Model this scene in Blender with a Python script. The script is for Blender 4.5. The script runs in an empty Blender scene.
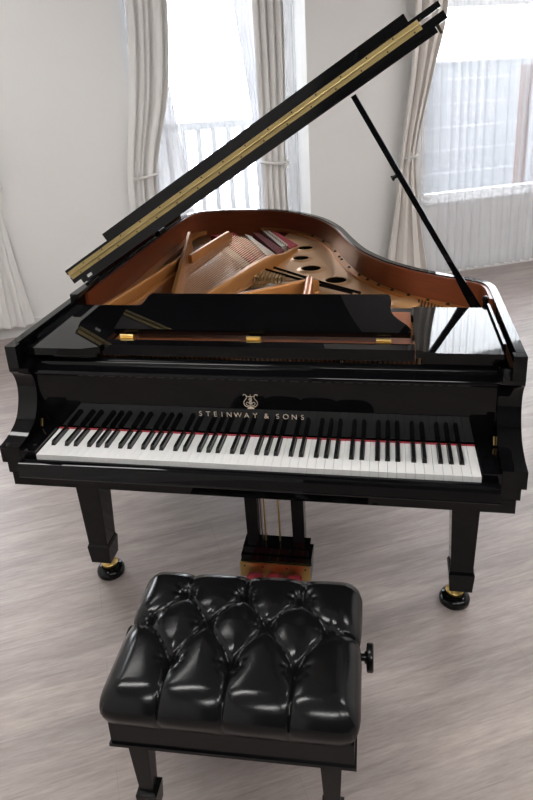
import bpy, bmesh, math, random
from mathutils import Vector, Matrix
random.seed(7)
PI = math.pi
scene = bpy.context.scene
COL = scene.collection
ORG = {}

# ------------------------------------------------------------------ materials
def mat(name, col, rough=.5, metal=0., spec=.5, coat=0., noise=None, bump=None, emit=None):
    m = bpy.data.materials.new(name); m.use_nodes = True
    nt = m.node_tree; b = nt.nodes['Principled BSDF']
    b.inputs['Base Color'].default_value = (*col, 1)
    b.inputs['Roughness'].default_value = rough
    b.inputs['Metallic'].default_value = metal
    b.inputs['Specular IOR Level'].default_value = spec
    b.inputs['Coat Weight'].default_value = coat
    b.inputs['Coat Roughness'].default_value = .02
    tc = nt.nodes.new('ShaderNodeTexCoord')
    if noise:                                   # (scale, (sx,sy,sz), other colour)
        mp = nt.nodes.new('ShaderNodeMapping'); mp.inputs['Scale'].default_value = noise[1]
        n = nt.nodes.new('ShaderNodeTexNoise'); n.inputs['Scale'].default_value = noise[0]; n.inputs['Detail'].default_value = 5
        r = nt.nodes.new('ShaderNodeMix'); r.data_type = 'RGBA'
        r.inputs['A'].default_value = (*col, 1); r.inputs['B'].default_value = (*noise[2], 1)
        nt.links.new(tc.outputs['Object'], mp.inputs[0]); nt.links.new(mp.outputs[0], n.inputs['Vector'])
        nt.links.new(n.outputs[0], r.inputs['Factor']); nt.links.new(r.outputs['Result'], b.inputs['Base Color'])
    if bump:                                    # (scale, strength, distance)
        n = nt.nodes.new('ShaderNodeTexNoise'); n.inputs['Scale'].default_value = bump[0]; n.inputs['Detail'].default_value = 3
        bp = nt.nodes.new('ShaderNodeBump'); bp.inputs['Strength'].default_value = bump[1]; bp.inputs['Distance'].default_value = bump[2]
        nt.links.new(tc.outputs['Object'], n.inputs['Vector'])
        nt.links.new(n.outputs[0], bp.inputs['Height']); nt.links.new(bp.outputs[0], b.inputs['Normal'])
    if emit:
        b.inputs['Emission Color'].default_value = (*emit[0], 1); b.inputs['Emission Strength'].default_value = emit[1]
    return m

LACQ = mat('black_lacquer', (.0025, .0025, .003), .025, spec=.25)
LACQ2 = mat('black_lid_lacquer', (.004, .004, .0045), .10, spec=.28)
SATIN = mat('black_satin_wood', (.004, .004, .0045), .26, spec=.22)
EBONY = mat('ebony_key', (.006, .006, .006), .22, noise=(60, (1, .1, 1), (.009, .009, .009)))
IVORY = mat('white_key_top', (.66, .66, .655), .18, noise=(3, (1, 1, 1), (.69, .69, .685)))
BRASS = mat('polished_brass', (.62, .43, .16), .34, 1.0, noise=(30, (1, 1, 1), (.64, .45, .16)))
HINGEB = mat('satin_hinge_brass', (.46, .36, .17), .5, 1.0, noise=(40, (.2, 1, 1), (.40, .31, .14)))
GOLD = mat('bronze_lacquered_iron', (.54, .235, .065), .34, .55, noise=(6, (1, 1, 1), (.48, .20, .055)))
GOLDL = mat('pale_bronze_iron', (.58, .33, .15), .34, .5, noise=(4, (1, 1, 1), (.52, .28, .12)))
WOOD = mat('mahogany_rim', (.25, .062, .022), .28, noise=(7, (1.2, 1.2, 26), (.12, .028, .011)), spec=.5)
SOUND = mat('spruce_soundboard', (.20, .10, .045), .4, noise=(8, (14, 1, 1), (.13, .06, .025)))
TRAY = mat('desk_tray_wood', (.36, .12, .04), .6, spec=.2, noise=(9, (1, 16, 1), (.24, .07, .028)))
COPPER = mat('copper_wound_string', (.78, .45, .27), .35, 1.0, noise=(50, (1, 1, 1), (.52, .24, .12)))
STEEL = mat('steel_string', (.62, .58, .54), .25, 1.0, noise=(50, (1, 1, 1), (.55, .52, .5)))
SCREW = mat('dark_screw', (.07, .055, .035), .4, .8, noise=(90, (1, 1, 1), (.04, .03, .02)))
REDF = mat('red_felt', (.36, .025, .035), .9, noise=(90, (1, 1, 1), (.26, .015, .025)), bump=(300, .4, .001))
MAROON = mat('maroon_felt', (.16, .018, .022), .9, noise=(90, (1, 1, 1), (.11, .012, .018)))
SALMON = mat('salmon_felt', (.40, .13, .08), .8, noise=(50, (1, 1, 1), (.30, .09, .05)))
BRIDGE = mat('pale_bridge_maple', (.60, .52, .41), .5, noise=(55, (1, 1, 1), (.22, .17, .13)))
GREYF = mat('grey_damper_felt', (.33, .29, .25), .85, noise=(70, (1, 1, 1), (.22, .18, .15)))
LEATHER = mat('black_leather', (.004, .004, .0045), .20, spec=.25, bump=(260, .05, .001))
PORT_SHADE = mat('port_shade_black', (.006, .004, .003), .9, spec=.05, noise=(20, (1, 1, 1), (.008, .006, .004)))  # near-black colour stands in for the shade inside the plate ports
WALL = mat('wall_paint', (.82, .81, .795), .85, spec=.2, noise=(2.2, (1, 1, 1), (.79, .78, .765)), bump=(160, .12, .002))
TRIM = mat('white_trim', (.80, .80, .79), .45, noise=(3, (1, 1, 1), (.77, .77, .76)))
CEIL = mat('ceiling_paint', (.50, .49, .475), .9, noise=(3, (1, 1, 1), (.48, .47, .455)))
CLOTH = mat('ivory_curtain', (.78, .74, .705), .9, spec=.1, noise=(12, (1, 1, .1), (.70, .66, .62)), bump=(400, .2, .001))
CLOTHW = mat('pale_curtain', (.85, .835, .82), .9, spec=.1, noise=(12, (1, 1, .1), (.76, .745, .73)), bump=(400, .2, .001))
TIE = mat('white_tieback', (.78, .76, .74), .8, noise=(60, (1, 1, 1), (.7, .68, .66)))
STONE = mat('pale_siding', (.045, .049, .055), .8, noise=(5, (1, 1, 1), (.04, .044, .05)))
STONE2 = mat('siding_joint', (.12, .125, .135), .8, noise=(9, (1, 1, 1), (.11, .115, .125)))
BRICK = mat('brown_brick', (.085, .04, .032), .85, noise=(18, (1, 1, 1), (.06, .03, .025)))
RAILM = mat('white_railing', (.17, .175, .185), .5, noise=(9, (1, 1, 1), (.155, .16, .17)))
GLASS = bpy.data.materials.new('window_glass'); GLASS.use_nodes = True
def glass_nodes():
    nt = GLASS.node_tree; nt.nodes.clear()
    o = nt.nodes.new('ShaderNodeOutputMaterial'); mx = nt.nodes.new('ShaderNodeMixShader')
    t = nt.nodes.new('ShaderNodeBsdfTransparent'); g = nt.nodes.new('ShaderNodeBsdfGlossy'); g.inputs['Roughness'].default_value = .02
    lw = nt.nodes.new('ShaderNodeFresnel'); lw.inputs[0].default_value = 1.3
    nt.links.new(lw.outputs[0], mx.inputs[0]); nt.links.new(t.outputs[0], mx.inputs[1]); nt.links.new(g.outputs[0], mx.inputs[2])
    nt.links.new(mx.outputs[0], o.inputs[0])
glass_nodes()
def sheer_mat(name, opacity, col, through=.30):
    m = bpy.data.materials.new(name); m.use_nodes = True
    nt = m.node_tree; nt.nodes.clear()
    o = nt.nodes.new('ShaderNodeOutputMaterial'); mx = nt.nodes.new('ShaderNodeMixShader')
    t = nt.nodes.new('ShaderNodeBsdfTransparent'); t.inputs[0].default_value = (.97, .98, 1, 1)
    m2 = nt.nodes.new('ShaderNodeMixShader'); m2.inputs[0].default_value = through
    d = nt.nodes.new('ShaderNodeBsdfDiffuse'); d.inputs[0].default_value = (*col, 1)
    tr = nt.nodes.new('ShaderNodeBsdfTranslucent'); tr.inputs[0].default_value = (*col, 1)
    n = nt.nodes.new('ShaderNodeTexNoise'); n.inputs['Scale'].default_value = 3
    tc = nt.nodes.new('ShaderNodeTexCoord'); nt.links.new(tc.outputs['Object'], n.inputs['Vector'])
    mr = nt.nodes.new('ShaderNodeMapRange'); mr.inputs['To Min'].default_value = opacity - .06; mr.inputs['To Max'].default_value = opacity + .06
    nt.links.new(n.outputs[0], mr.inputs['Value']); nt.links.new(mr.outputs[0], mx.inputs[0])
    nt.links.new(d.outputs[0], m2.inputs[1]); nt.links.new(tr.outputs[0], m2.inputs[2])
    nt.links.new(t.outputs[0], mx.inputs[1]); nt.links.new(m2.outputs[0], mx.inputs[2]); nt.links.new(mx.outputs[0], o.inputs[0])
    return m
SHEER = sheer_mat('sheer_voile', .33, (.93, .94, .97))
SHEERG = sheer_mat('gathered_voile', .97, (.90, .91, .945), .07)
SHEERD = sheer_mat('dense_voile', .30, (.86, .87, .89))
LAMP = mat('lamp_diffuser', (.9, .9, .9), .5, emit=((1, .985, .96), 31.0))
BACK_FILL = mat('back_fill_diffuser', (.9, .9, .9), .5, emit=((1, .985, .96), 14.0))  # for the two rear panels, added to brighten back wall, curtains and sheers

A = math.radians(26.6)                          # the back wall runs at this angle to the keyboard
def floor_mat():
    m = bpy.data.materials.new('laminate_planks'); m.use_nodes = True
    nt = m.node_tree; b = nt.nodes['Principled BSDF']; L = nt.links.new
    tc = nt.nodes.new('ShaderNodeTexCoord'); mp = nt.nodes.new('ShaderNodeMapping'); mp.vector_type = 'POINT'
    mp.inputs['Rotation'].default_value = (0, 0, -A)
    L(tc.outputs['Object'], mp.inputs[0])
    br = nt.nodes.new('ShaderNodeTexBrick'); br.offset = .37; br.inputs['Scale'].default_value = 1
    br.inputs['Brick Width'].default_value = 1.22; br.inputs['Row Height'].default_value = .18
    br.inputs['Mortar Size'].default_value = .0012; br.inputs['Mortar Smooth'].default_value = .3
    br.inputs['Color1'].default_value = (.36, .307, .29, 1); br.inputs['Color2'].default_value = (.325, .276, .26, 1)
    br.inputs['Mortar'].default_value = (.29, .246, .23, 1)
    L(mp.outputs[0], br.inputs['Vector'])
    m2 = nt.nodes.new('ShaderNodeMapping'); m2.inputs['Scale'].default_value = (1.6, 17, 1); L(mp.outputs[0], m2.inputs[0])
    n = nt.nodes.new('ShaderNodeTexNoise'); n.inputs['Scale'].default_value = 1.6; n.inputs['Detail'].default_value = 7; n.inputs['Distortion'].default_value = 1.1
    L(m2.outputs[0], n.inputs['Vector'])
    rp = nt.nodes.new('ShaderNodeValToRGB'); rp.color_ramp.elements[0].position = .33; rp.color_ramp.elements[1].position = .68
    rp.color_ramp.elements[0].color = (.82, .81, .81, 1); rp.color_ramp.elements[1].color = (1.1, 1.1, 1.1, 1)
    L(n.outputs[0], rp.inputs[0])
    m3 = nt.nodes.new('ShaderNodeMapping'); m3.inputs['Scale'].default_value = (.8, 3.2, 1); L(mp.outputs[0], m3.inputs[0])
    n3 = nt.nodes.new('ShaderNodeTexNoise'); n3.inputs['Scale'].default_value = 1.9; n3.inputs['Detail'].default_value = 4; L(m3.outputs[0], n3.inputs['Vector'])
    rp3 = nt.nodes.new('ShaderNodeValToRGB'); rp3.color_ramp.elements[0].color = (.85, .85, .86, 1); rp3.color_ramp.elements[1].color = (1.14, 1.13, 1.12, 1)
    rp3.color_ramp.elements[0].position = .3; rp3.color_ramp.elements[1].position = .7
    L(n3.outputs[0], rp3.inputs[0])
    x = nt.nodes.new('ShaderNodeMix'); x.data_type = 'RGBA'; x.blend_type = 'MULTIPLY'; x.inputs['Factor'].default_value = 1
    L(br.outputs['Color'], x.inputs['A']); L(rp.outputs[0], x.inputs['B'])
    y = nt.nodes.new('ShaderNodeMix'); y.data_type = 'RGBA'; y.blend_type = 'MULTIPLY'; y.inputs['Factor'].default_value = 1
    L(x.outputs['Result'], y.inputs['A']); L(rp3.outputs[0], y.inputs['B'])
    L(y.outputs['Result'], b.inputs['Base Color'])
    b.inputs['Roughness'].default_value = .42; b.inputs['Specular IOR Level'].default_value = .45
    m4 = nt.nodes.new('ShaderNodeMapping'); m4.inputs['Scale'].default_value = (7, 60, 1); L(mp.outputs[0], m4.inputs[0])
    n4 = nt.nodes.new('ShaderNodeTexNoise'); n4.inputs['Scale'].default_value = 2.2; n4.inputs['Detail'].default_value = 6; n4.inputs['Roughness'].default_value = .7; L(m4.outputs[0], n4.inputs['Vector'])
    rp4 = nt.nodes.new('ShaderNodeValToRGB'); rp4.color_ramp.elements[0].color = (.86, .855, .85, 1); rp4.color_ramp.elements[1].color = (1.12, 1.12, 1.12, 1)
    rp4.color_ramp.elements[0].position = .35; rp4.color_ramp.elements[1].position = .65; L(n4.outputs[0], rp4.inputs[0])
    z = nt.nodes.new('ShaderNodeMix'); z.data_type = 'RGBA'; z.blend_type = 'MULTIPLY'; z.inputs['Factor'].default_value = 1
    L(y.outputs['Result'], z.inputs['A']); L(rp4.outputs[0], z.inputs['B']); L(z.outputs['Result'], b.inputs['Base Color'])
    bp = nt.nodes.new('ShaderNodeBump'); bp.inputs['Strength'].default_value = .15; bp.inputs['Distance'].default_value = .002
    L(n.outputs[0], bp.inputs['Height']); L(bp.outputs[0], b.inputs['Normal'])
    return m
FLOOR = floor_mat()

# ------------------------------------------------------------------ mesh helpers
def thing(name, label, cat, loc=(0, 0, 0), group=None):
    o = bpy.data.objects.new(name, None); COL.objects.link(o); o.location = loc; o.empty_display_size = .05
    ORG[o.name] = Vector(loc); tag(o, label, cat, group); return o
def tag(o, label=None, cat=None, group=None, kind=None):
    if label: o['label'] = label
    if cat: o['category'] = cat
    if group: o['group'] = group
    if kind: o['kind'] = kind
    return o
def obj(name, bm, m, parent=None, smooth=False, bevel=0, seg=2, label=None, kind=None, ang=40):
    """links a bmesh given in world coordinates as ONE object under its parent"""
    if bevel:
        es = [e for e in bm.edges if len(e.link_faces) == 2 and e.calc_face_angle(0) > math.radians(30)]
        bmesh.ops.bevel(bm, geom=es, offset=bevel, segments=seg, profile=.5, affect='EDGES', clamp_overlap=True)
    bmesh.ops.recalc_face_normals(bm, faces=bm.faces)
    org = ORG[parent.name] if parent else Vector((0, 0, 0))
    for v in bm.verts: v.co -= org
    me = bpy.data.meshes.new(name); bm.to_mesh(me); bm.free()
    me.materials.append(m)
    if smooth or bevel:
        me.polygons.foreach_set('use_smooth', [True] * len(me.polygons))
        me.set_sharp_from_angle(angle=math.radians(ang))
    o = bpy.data.objects.new(name, me); COL.objects.link(o)
    if parent: o.parent = parent
    ORG[o.name] = org
    if label: o['label'] = label
    if kind: o['kind'] = kind
    return o
def B(): return bmesh.new()
def box(bm, x0, x1, y0, y1, z0, z1, M=None):
    ps = [Vector((x, y, z)) for z in (z0, z1) for y in (y0, y1) for x in (x0, x1)]
    if M: ps = [M @ q for q in ps]
    v = [bm.verts.new(q) for q in ps]
    for f in ((0, 2, 3, 1), (4, 5, 7, 6), (0, 1, 5, 4), (2, 6, 7, 3), (0, 4, 6, 2), (1, 3, 7, 5)): bm.faces.new([v[i] for i in f])
    return bm
def boxo(name, b, m, parent=None, bevel=.002, **k): return obj(name, box(B(), *b), m, parent, bevel=bevel, **k)
def prism(bm, poly, f0, f1):
    """poly: 2D points; f0, f1 map (a, b) to the two end faces"""
    a = [bm.verts.new(f0(*q)) for q in poly]; b = [bm.verts.new(f1(*q)) for q in poly]
    n = len(poly)
    bm.faces.new(a[::-1]); bm.faces.new(b)
    for i in range(n): bm.faces.new((a[i], a[(i + 1) % n], b[(i + 1) % n], b[i]))
    return bm
def prismx(bm, poly, x0, x1): return prism(bm, poly, lambda a, b: (x0, a, b), lambda a, b: (x1, a, b))
def prismz(bm, poly, z0, z1): return prism(bm, poly, lambda a, b: (a, b, z0), lambda a, b: (a, b, z1))
def lathe(bm, prof, M=Matrix(), n=28):
    rings = []
    for r, z in prof:
        rings.append([bm.verts.new(M @ Vector((r * math.cos(2 * PI * i / n), r * math.sin(2 * PI * i / n), z))) for i in range(n)])
    for a, b in zip(rings, rings[1:]):
        for i in range(n): bm.faces.new((a[i], a[(i + 1) % n], b[(i + 1) % n], b[i]))
    bm.faces.new(rings[0][::-1]); bm.faces.new(rings[-1]); return bm
def tube(bm, pts, r, n=8, r1=None):
    pts = [Vector(q) for q in pts]; rings = []; up = Vector((0, 0, 1))
    for i, q in enumerate(pts):
        t = (pts[min(i + 1, len(pts) - 1)] - pts[max(i - 1, 0)]).normalized()
        u = t.cross(up)
        if u.length < 1e-4: u = t.cross(Vector((1, 0, 0)))
        u.normalize(); w = u.cross(t)
        rr = r if r1 is None else r + (r1 - r) * i / (len(pts) - 1)
        rings.append([bm.verts.new(q + (u * math.cos(2 * PI * k / n) + w * math.sin(2 * PI * k / n)) * rr) for k in range(n)])
    for a, b in zip(rings, rings[1:]):
        for k in range(n): bm.faces.new((a[k], a[(k + 1) % n], b[(k + 1) % n], b[k]))
    bm.faces.new(rings[0][::-1]); bm.faces.new(rings[-1]); return bm
def taper(bm, c0, h0, z0, c1, h1, z1):
    v = []
    for c, h, z in ((c0, h0, z0), (c1, h1, z1)):
        v += [bm.verts.new((c[0] + sx * h[0], c[1] + sy * h[1], z)) for sx, sy in ((-1, -1), (1, -1), (1, 1), (-1, 1))]
    bm.faces.new(v[3::-1]); bm.faces.new(v[4:])
    for i in range(4): bm.faces.new((v[i], v[(i + 1) % 4], v[4 + (i + 1) % 4], v[4 + i]))
    return bm
def spline(pts, n=6):
    """Catmull-Rom through 2D points"""
    out = []; P = [Vector((*q, 0)) if len(q) == 2 else Vector(q) for q in pts]
    for i in range(len(P) - 1):
        a, b, c, d = P[max(i - 1, 0)], P[i], P[i + 1], P[min(i + 2, len(P) - 1)]
        for k in range(n):
            t = k / n
            out.append(.5 * ((2 * b) + (c - a) * t + (2 * a - 5 * b + 4 * c - d) * t * t + (3 * b - a - 3 * c + d) * t ** 3))
    out.append(P[-1]); return [(q.x, q.y) if len(pts[0]) == 2 else q for q in out]
def offset(path, d):
    """open 2D path moved to its left by d"""
    out = []
    for i, q in enumerate(path):
        a, b = path[max(i - 1, 0)], path[min(i + 1, len(path) - 1)]
        t = Vector((b[0] - a[0], b[1] - a[1])).normalized(); out.append((q[0] - t.y * d, q[1] + t.x * d))
    return out
def strip(bm, outer, inner, z0, z1):
    """a wall standing between two open paths"""
    R = [[bm.verts.new((q[0], q[1], z)) for q in pa] for pa, z in ((outer, z0), (outer, z1), (inner, z1), (inner, z0))]
    n = len(outer)
    for i in range(n - 1):
        for k in range(4): bm.faces.new((R[k][i], R[k][i + 1], R[(k + 1) % 4][i + 1], R[(k + 1) % 4][i]))
    bm.faces.new([R[k][0] for k in range(4)]); bm.faces.new([R[3 - k][-1] for k in range(4)]); return bm
def beam(bm, pts, w, z0, top=None):
    """a rib along 3D points (z = its crest), w wide, standing on z0, with a rounded crest"""
    secs = []
    for i, q in enumerate(pts):
        q = Vector(q); a, b = Vector(pts[max(i - 1, 0)]), Vector(pts[min(i + 1, len(pts) - 1)])
        t = b - a; t.z = 0; t.normalize(); s = Vector((t.y, -t.x, 0)); h = w / 2
        pr = [(-h * 1.5, z0), (-h, z0 + .012), (-h, q.z - .008), (-h * .6, q.z), (h * .6, q.z), (h, q.z - .008), (h, z0 + .012), (h * 1.5, z0)]
        secs.append([bm.verts.new((q.x + s.x * a_, q.y + s.y * a_, z)) for a_, z in pr])
    m = len(secs[0])
    for a, b in zip(secs, secs[1:]):
        for k in range(m): bm.faces.new((a[k], a[(k + 1) % m], b[(k + 1) % m], b[k]))
    bm.faces.new(secs[0]); bm.faces.new(secs[-1][::-1]); return bm

# ------------------------------------------------------------------ the grand piano
piano = thing('grand_piano', 'polished black grand piano with its lid propped open, standing on the grey-brown plank floor', 'piano', (0, .9, 0))
P = piano
ZR = .994
side_r = [(.721, .146), (.722, .30), (.723, .45), (.724, .58), (.724, .66), (.721, .705), (.709, .742), (.685, .768), (.646, .796)]
bent = [(.596, .828), (.53, .873), (.469, .924), (.415, .98), (.366, 1.042), (.286, 1.182), (.219, 1.376), (.152, 1.60), (.07, 1.775), (-.02, 1.895), (-.10, 1.972), (-.212, 2.033), (-.32, 2.058), (-.43, 2.066), (-.545, 2.062), (-.64, 2.035), (-.69, 1.985), (-.714, 1.91), (-.721, 1.80)]
left = [(-.721, 1.55), (-.721, 1.2), (-.721, .8), (-.721, .5), (-.721, .146)]
RIM = spline(side_r + bent + left, 5)
obj('rim', strip(B(), RIM, offset(RIM, .024), .655, ZR), LACQ, P, bevel=.0025, ang=30)
RIW = [q for q in RIM if q[1] > .57]
obj('inner_rim', strip(B(), offset(RIW, .0242), offset(RIW, .035), .83, ZR - .004), WOOD, P, smooth=True, label='mahogany veneered inside of the rim')
inn = [q for q in offset(RIM, .034) if q[1] > .475]
obj('soundboard', prismz(B(), inn, .842, .852), SOUND, P, label='spruce soundboard under the strings')
obj('case_bottom', prismz(B(), [q for q in offset(RIM, .0235) if q[1] > .43], .66, .70), SATIN, P)
# arms at both ends of the keyboard
arm_curve = spline([(0, .733), (.04, .738), (.078, .750), (.106, .767), (.127, .797), (.140, .832), (.142, .868), (.133, .898), (.120, .914)], 9)
for s in (-1, 1):
    prof = [(.20, .682), (0, .682)] + arm_curve + [(.1195, .925), (.20, .925)]
    bm = prismx(B(), prof, s * .66, s * .7212)
    o = obj('arm', bm, LACQ, P, bevel=.0035, ang=30)
    obj('arm_top', box(B(), *sorted((s * .688, s * .7212)), .119, .1475, .9255, ZR), LACQ, P, bevel=.0025)
    obj('arm_foot', box(B(), *sorted((s * .655, s * .709)), .004, .30, .646, .6815), LACQ, P, bevel=.002)
    obj('key_block', box(B(), *sorted((s * .6135, s * .6595)), .001, .150, .69, .723), LACQ, P, bevel=.003)
    bm = tube(B(), [(s * .657, .132, .728), (s * .657, .140, .750)], .0020)
    obj('fallboard_pin', bm, BRASS, P, smooth=True, label='small brass pin inside the arm')
boxo('keybed', (-.699, .699, .003, .42, .606, .6455), LACQ, P, bevel=.006)
bm = prismx(B(), [(-.006, .656), (-.034, .656), (-.036, .660), (-.0345, .664), (-.0345, .690), (-.031, .698), (-.022, .701), (-.006, .701)], -.654, .654)
obj('key_slip', bm, LACQ, P, bevel=.0015)
boxo('key_frame', (-.6125, .6125, .0, .15, .660, .688), SATIN, P, bevel=0)
# fallboard
bm = prismx(B(), [(.152, .722), (.150, .893), (.170, .893), (.172, .722)], -.6585, .6585)
fb = obj('fallboard', bm, LACQ, P, bevel=.0015)
bm = prismx(B(), [(.146, .8935), (.143, .898), (.143, .903), (.147, .908), (.179, .9135), (.181, .921), (.184, .9245), (.205, .928), (.208, .925), (.208, .8935)], -.659, .659)
obj('fallboard_cap', bm, LACQ, P, bevel=.002)
boxo('name_felt', (-.611, .611, .1465, .1515, .70, .7160), REDF, P, bevel=.001, label='thin red felt strip behind the keys')
# keys
KW = .0235; K0 = -26 * KW
names = ['A', 'B'] + ['C', 'D', 'E', 'F', 'G', 'A', 'B'] * 7 + ['C']
cutR = {'A': .0088, 'C': .0086, 'D': .0045, 'F': .0088, 'G': .0063}
cutL = {'B': .0088, 'D': .0045, 'E': .0086, 'G': .0038, 'A': .0038}
sh = {'C': -.0022, 'D': .0022, 'F': -.0035, 'G': 0, 'A': .0035}
for i, nme in enumerate(names):
    x0 = K0 + i * KW + .0004; x1 = x0 + KW - .0008
    hasR = nme in sh and i < 51; hasL = nme in ('B', 'D', 'E', 'G', 'A') and i > 0
    bR = K0 + (i + 1) * KW + sh.get(nme, 0); prev = names[i - 1]; bL = K0 + i * KW + sh.get(prev, 0)
    xr = bR - .0068 if hasR else x1; xl = bL + .0068 if hasL else x0
    poly = [(x0, 0), (x1, 0)]
    poly += [(x1, .0505), (xr, .0505), (xr, .146)] if hasR else [(x1, .146)]
    poly += [(xl, .146), (xl, .0505), (x0, .0505)] if hasL else [(x0, .146)]
    obj('white_key', prismz(B(), poly, .6935, .7135), IVORY, P, bevel=.0009)
for i, nme in enumerate(names[:-1]):
    if nme not in sh: continue
    xc = K0 + (i + 1) * KW + sh[nme]; bm = B(); v = []
    for y, z, h in ((.0525, .695, .0061), (.0525, .7135, .0061), (.0575, .7255, .0046), (.145, .7245, .0046), (.145, .695, .0061)):
        v.append([bm.verts.new((xc - h, y, z)), bm.verts.new((xc + h, y, z))])
    for k in range(5): bm.faces.new((v[k][0], v[k][1], v[(k + 1) % 5][1], v[(k + 1) % 5][0]))
    bm.faces.new([q[0] for q in v]); bm.faces.new([q[1] for q in v][::-1])
    obj('black_key', bm, EBONY, P, bevel=.0011)
# lettering and emblem on the fallboard
def text_mesh(txt, size, depth):
    cu = bpy.data.curves.new('t', 'FONT'); cu.body = txt; cu.size = size; cu.extrude = depth; cu.align_x = 'CENTER'; cu.offset = -size * .012
    t = bpy.data.objects.new('t', cu); COL.objects.link(t); bpy.context.view_layer.update()
    me = bpy.data.meshes.new_from_object(t.evaluated_get(bpy.context.evaluated_depsgraph_get()))
    bpy.data.objects.remove(t); bm = bmesh.new(); bm.from_mesh(me); bpy.data.meshes.remove(me); return bm
LETTER = mat('pale_gold_inlay', (.80, .68, .55), .3, .6, noise=(40, (1, 1, 1), (.72, .6, .48)))
bm = B(); xs = -.1575
gaps = {'S': .0226, 'T': .0215, 'E': .0205, 'I': .0185, 'N': .0235, 'W': .0265, 'A': .024, 'Y': .024, '&': .0215, 'O': .0235, ' ': .0095}
chars = 'STEINWAY & SONS'
tot = sum((gaps[a] + gaps[b]) / 2 for a, b in zip(chars, chars[1:])); k = .298 / tot; x = -.1595
for j, c in enumerate(chars):
    if j: x += (gaps[chars[j - 1]] + gaps[c]) / 2 * k
    if c == ' ': continue
    t = text_mesh(c, .0225, .0004)
    t.transform(Matrix.Translation((x, .1500, .7735)) @ Matrix.Rotation(PI / 2, 4, 'X'))
    me = bpy.data.meshes.new('t'); t.to_mesh(me); t.free(); bm.from_mesh(me); bpy.data.meshes.remove(me)
obj('gold_lettering', bm, LETTER, P, label='pale gold capital lettering on the fallboard')
def lyre_emblem():
    bm = B(); cx, z0, S = -.0085, .802, .047
    def T(pts, r): tube(bm, [(cx + a * S, .1503, z0 + b * S) for a, b in pts], r, 6)
    for s in (-1, 1):
        T(spline([(s * .10, .14), (s * .27, .16), (s * .40, .30), (s * .40, .50), (s * .27, .68), (s * .22, .82), (s * .29, .95), (s * .40, .97), (s * .43, .90)], 5), .0011)
        T(spline([(s * .06, .22), (s * .2, .25), (s * .28, .36), (s * .2, .46), (s * .12, .40)], 4), .0008)
        T([(s * .07, .28), (s * .07, .86)], .0006)
    T([(-.27, .84), (.27, .84)], .0009); T([(0, .2), (0, .98)], .0007)
    T(spline([(-.12, .62), (-.02, .70), (.08, .62), (-.06, .5), (.1, .4), (0, .34), (-.12, .42)], 4), .0009)
    T([(-.2, .04), (.2, .04)], .0018); T([(-.12, .11), (.12, .11)], .0013); T([(0, .04), (0, .2)], .0022)
    return bm
obj('lyre_emblem', lyre_emblem(), LETTER, P, smooth=True, label='small gold lyre emblem')
# tuning pins behind the name board
boxo('pin_block', (-.684, .684, .222, .47, .872, .886), GOLD, P, bevel=.001, label='bronze pin block')
bm = B()
for i in range(88):
    for j in range(2):
        xx = -.60 + i * .0137 + j * .004
        lathe(bm, [(.0028, .886), (.0028, .918)], Matrix.Translation((xx, .27 + j * .045 + .01 * math.sin(i * .7), 0)), 6)
obj('tuning_pin', bm, STEEL, P, kind='stuff', label='rows of steel tuning pins')
# music desk, its rail and the flat shelves at both sides
boxo('music_desk_rail', (-.4585, .4465, .205, .247, .936, .970), LACQ, P, bevel=.003)
boxo('desk_tray', (-.455, .444, .2475, .56, .938, .950), TRAY, P, bevel=.001, label='reddish wooden tray below the music desk')
for s, xi, xo, yf in ((-1, -.4605, -.678, .170), (1, .4485, .676, .188)):
    pl = [(xo, yf), (xo, .552), (xi, .552), (xi, yf + .018), (xi + s * .05, yf)]
    obj('side_shelf', prismz(B(), pl, .948, .970), LACQ, P, bevel=.003)
    boxo('shelf_runner', (*sorted((s * .6795, s * .6868)), .235, .56, .93, .981), LACQ, P, bevel=.002)
    boxo('shelf_edge', (*sorted((xi + s * .02, s * .668)), .200, .225, .905, .947), LACQ, P, bevel=.002)
def desk_pt(x, v, n):                       # v runs up the tilted desk, n off its face
    a = math.radians(10.5); return (x, .285 + v * math.cos(a) - n * math.sin(a), .985 + v * math.sin(a) + n * math.cos(a))
dk = [(-.452, 0), (.436, 0), (.438, .012)] + spline([(.438, .02), (.425, .045), (.405, .07), (.388, .10), (.380, .135), (.383, .17), (.380, .205), (.374, .222)], 4) + \
     spline([(-.398, .222), (-.405, .205), (-.408, .17), (-.412, .150), (-.425, .138), (-.445, .135), (-.453, .125)], 4)
bm = prism(B(), dk, lambda a, b: desk_pt(a, b, -.014), lambda a, b: desk_pt(a, b, .004))
desk = obj('music_desk', bm, LACQ, P, bevel=.003)
for x in (-.402, -.012, .362):
    bm = box(B(), x - .021, x + .021, .250, .278, .951, .971); tube(bm, [(x - .021, .262, .974), (x + .021, .262, .974)], .006)
    obj('desk_hinge', bm, BRASS, P, bevel=.001, label='brass hinge of the music desk')

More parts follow.
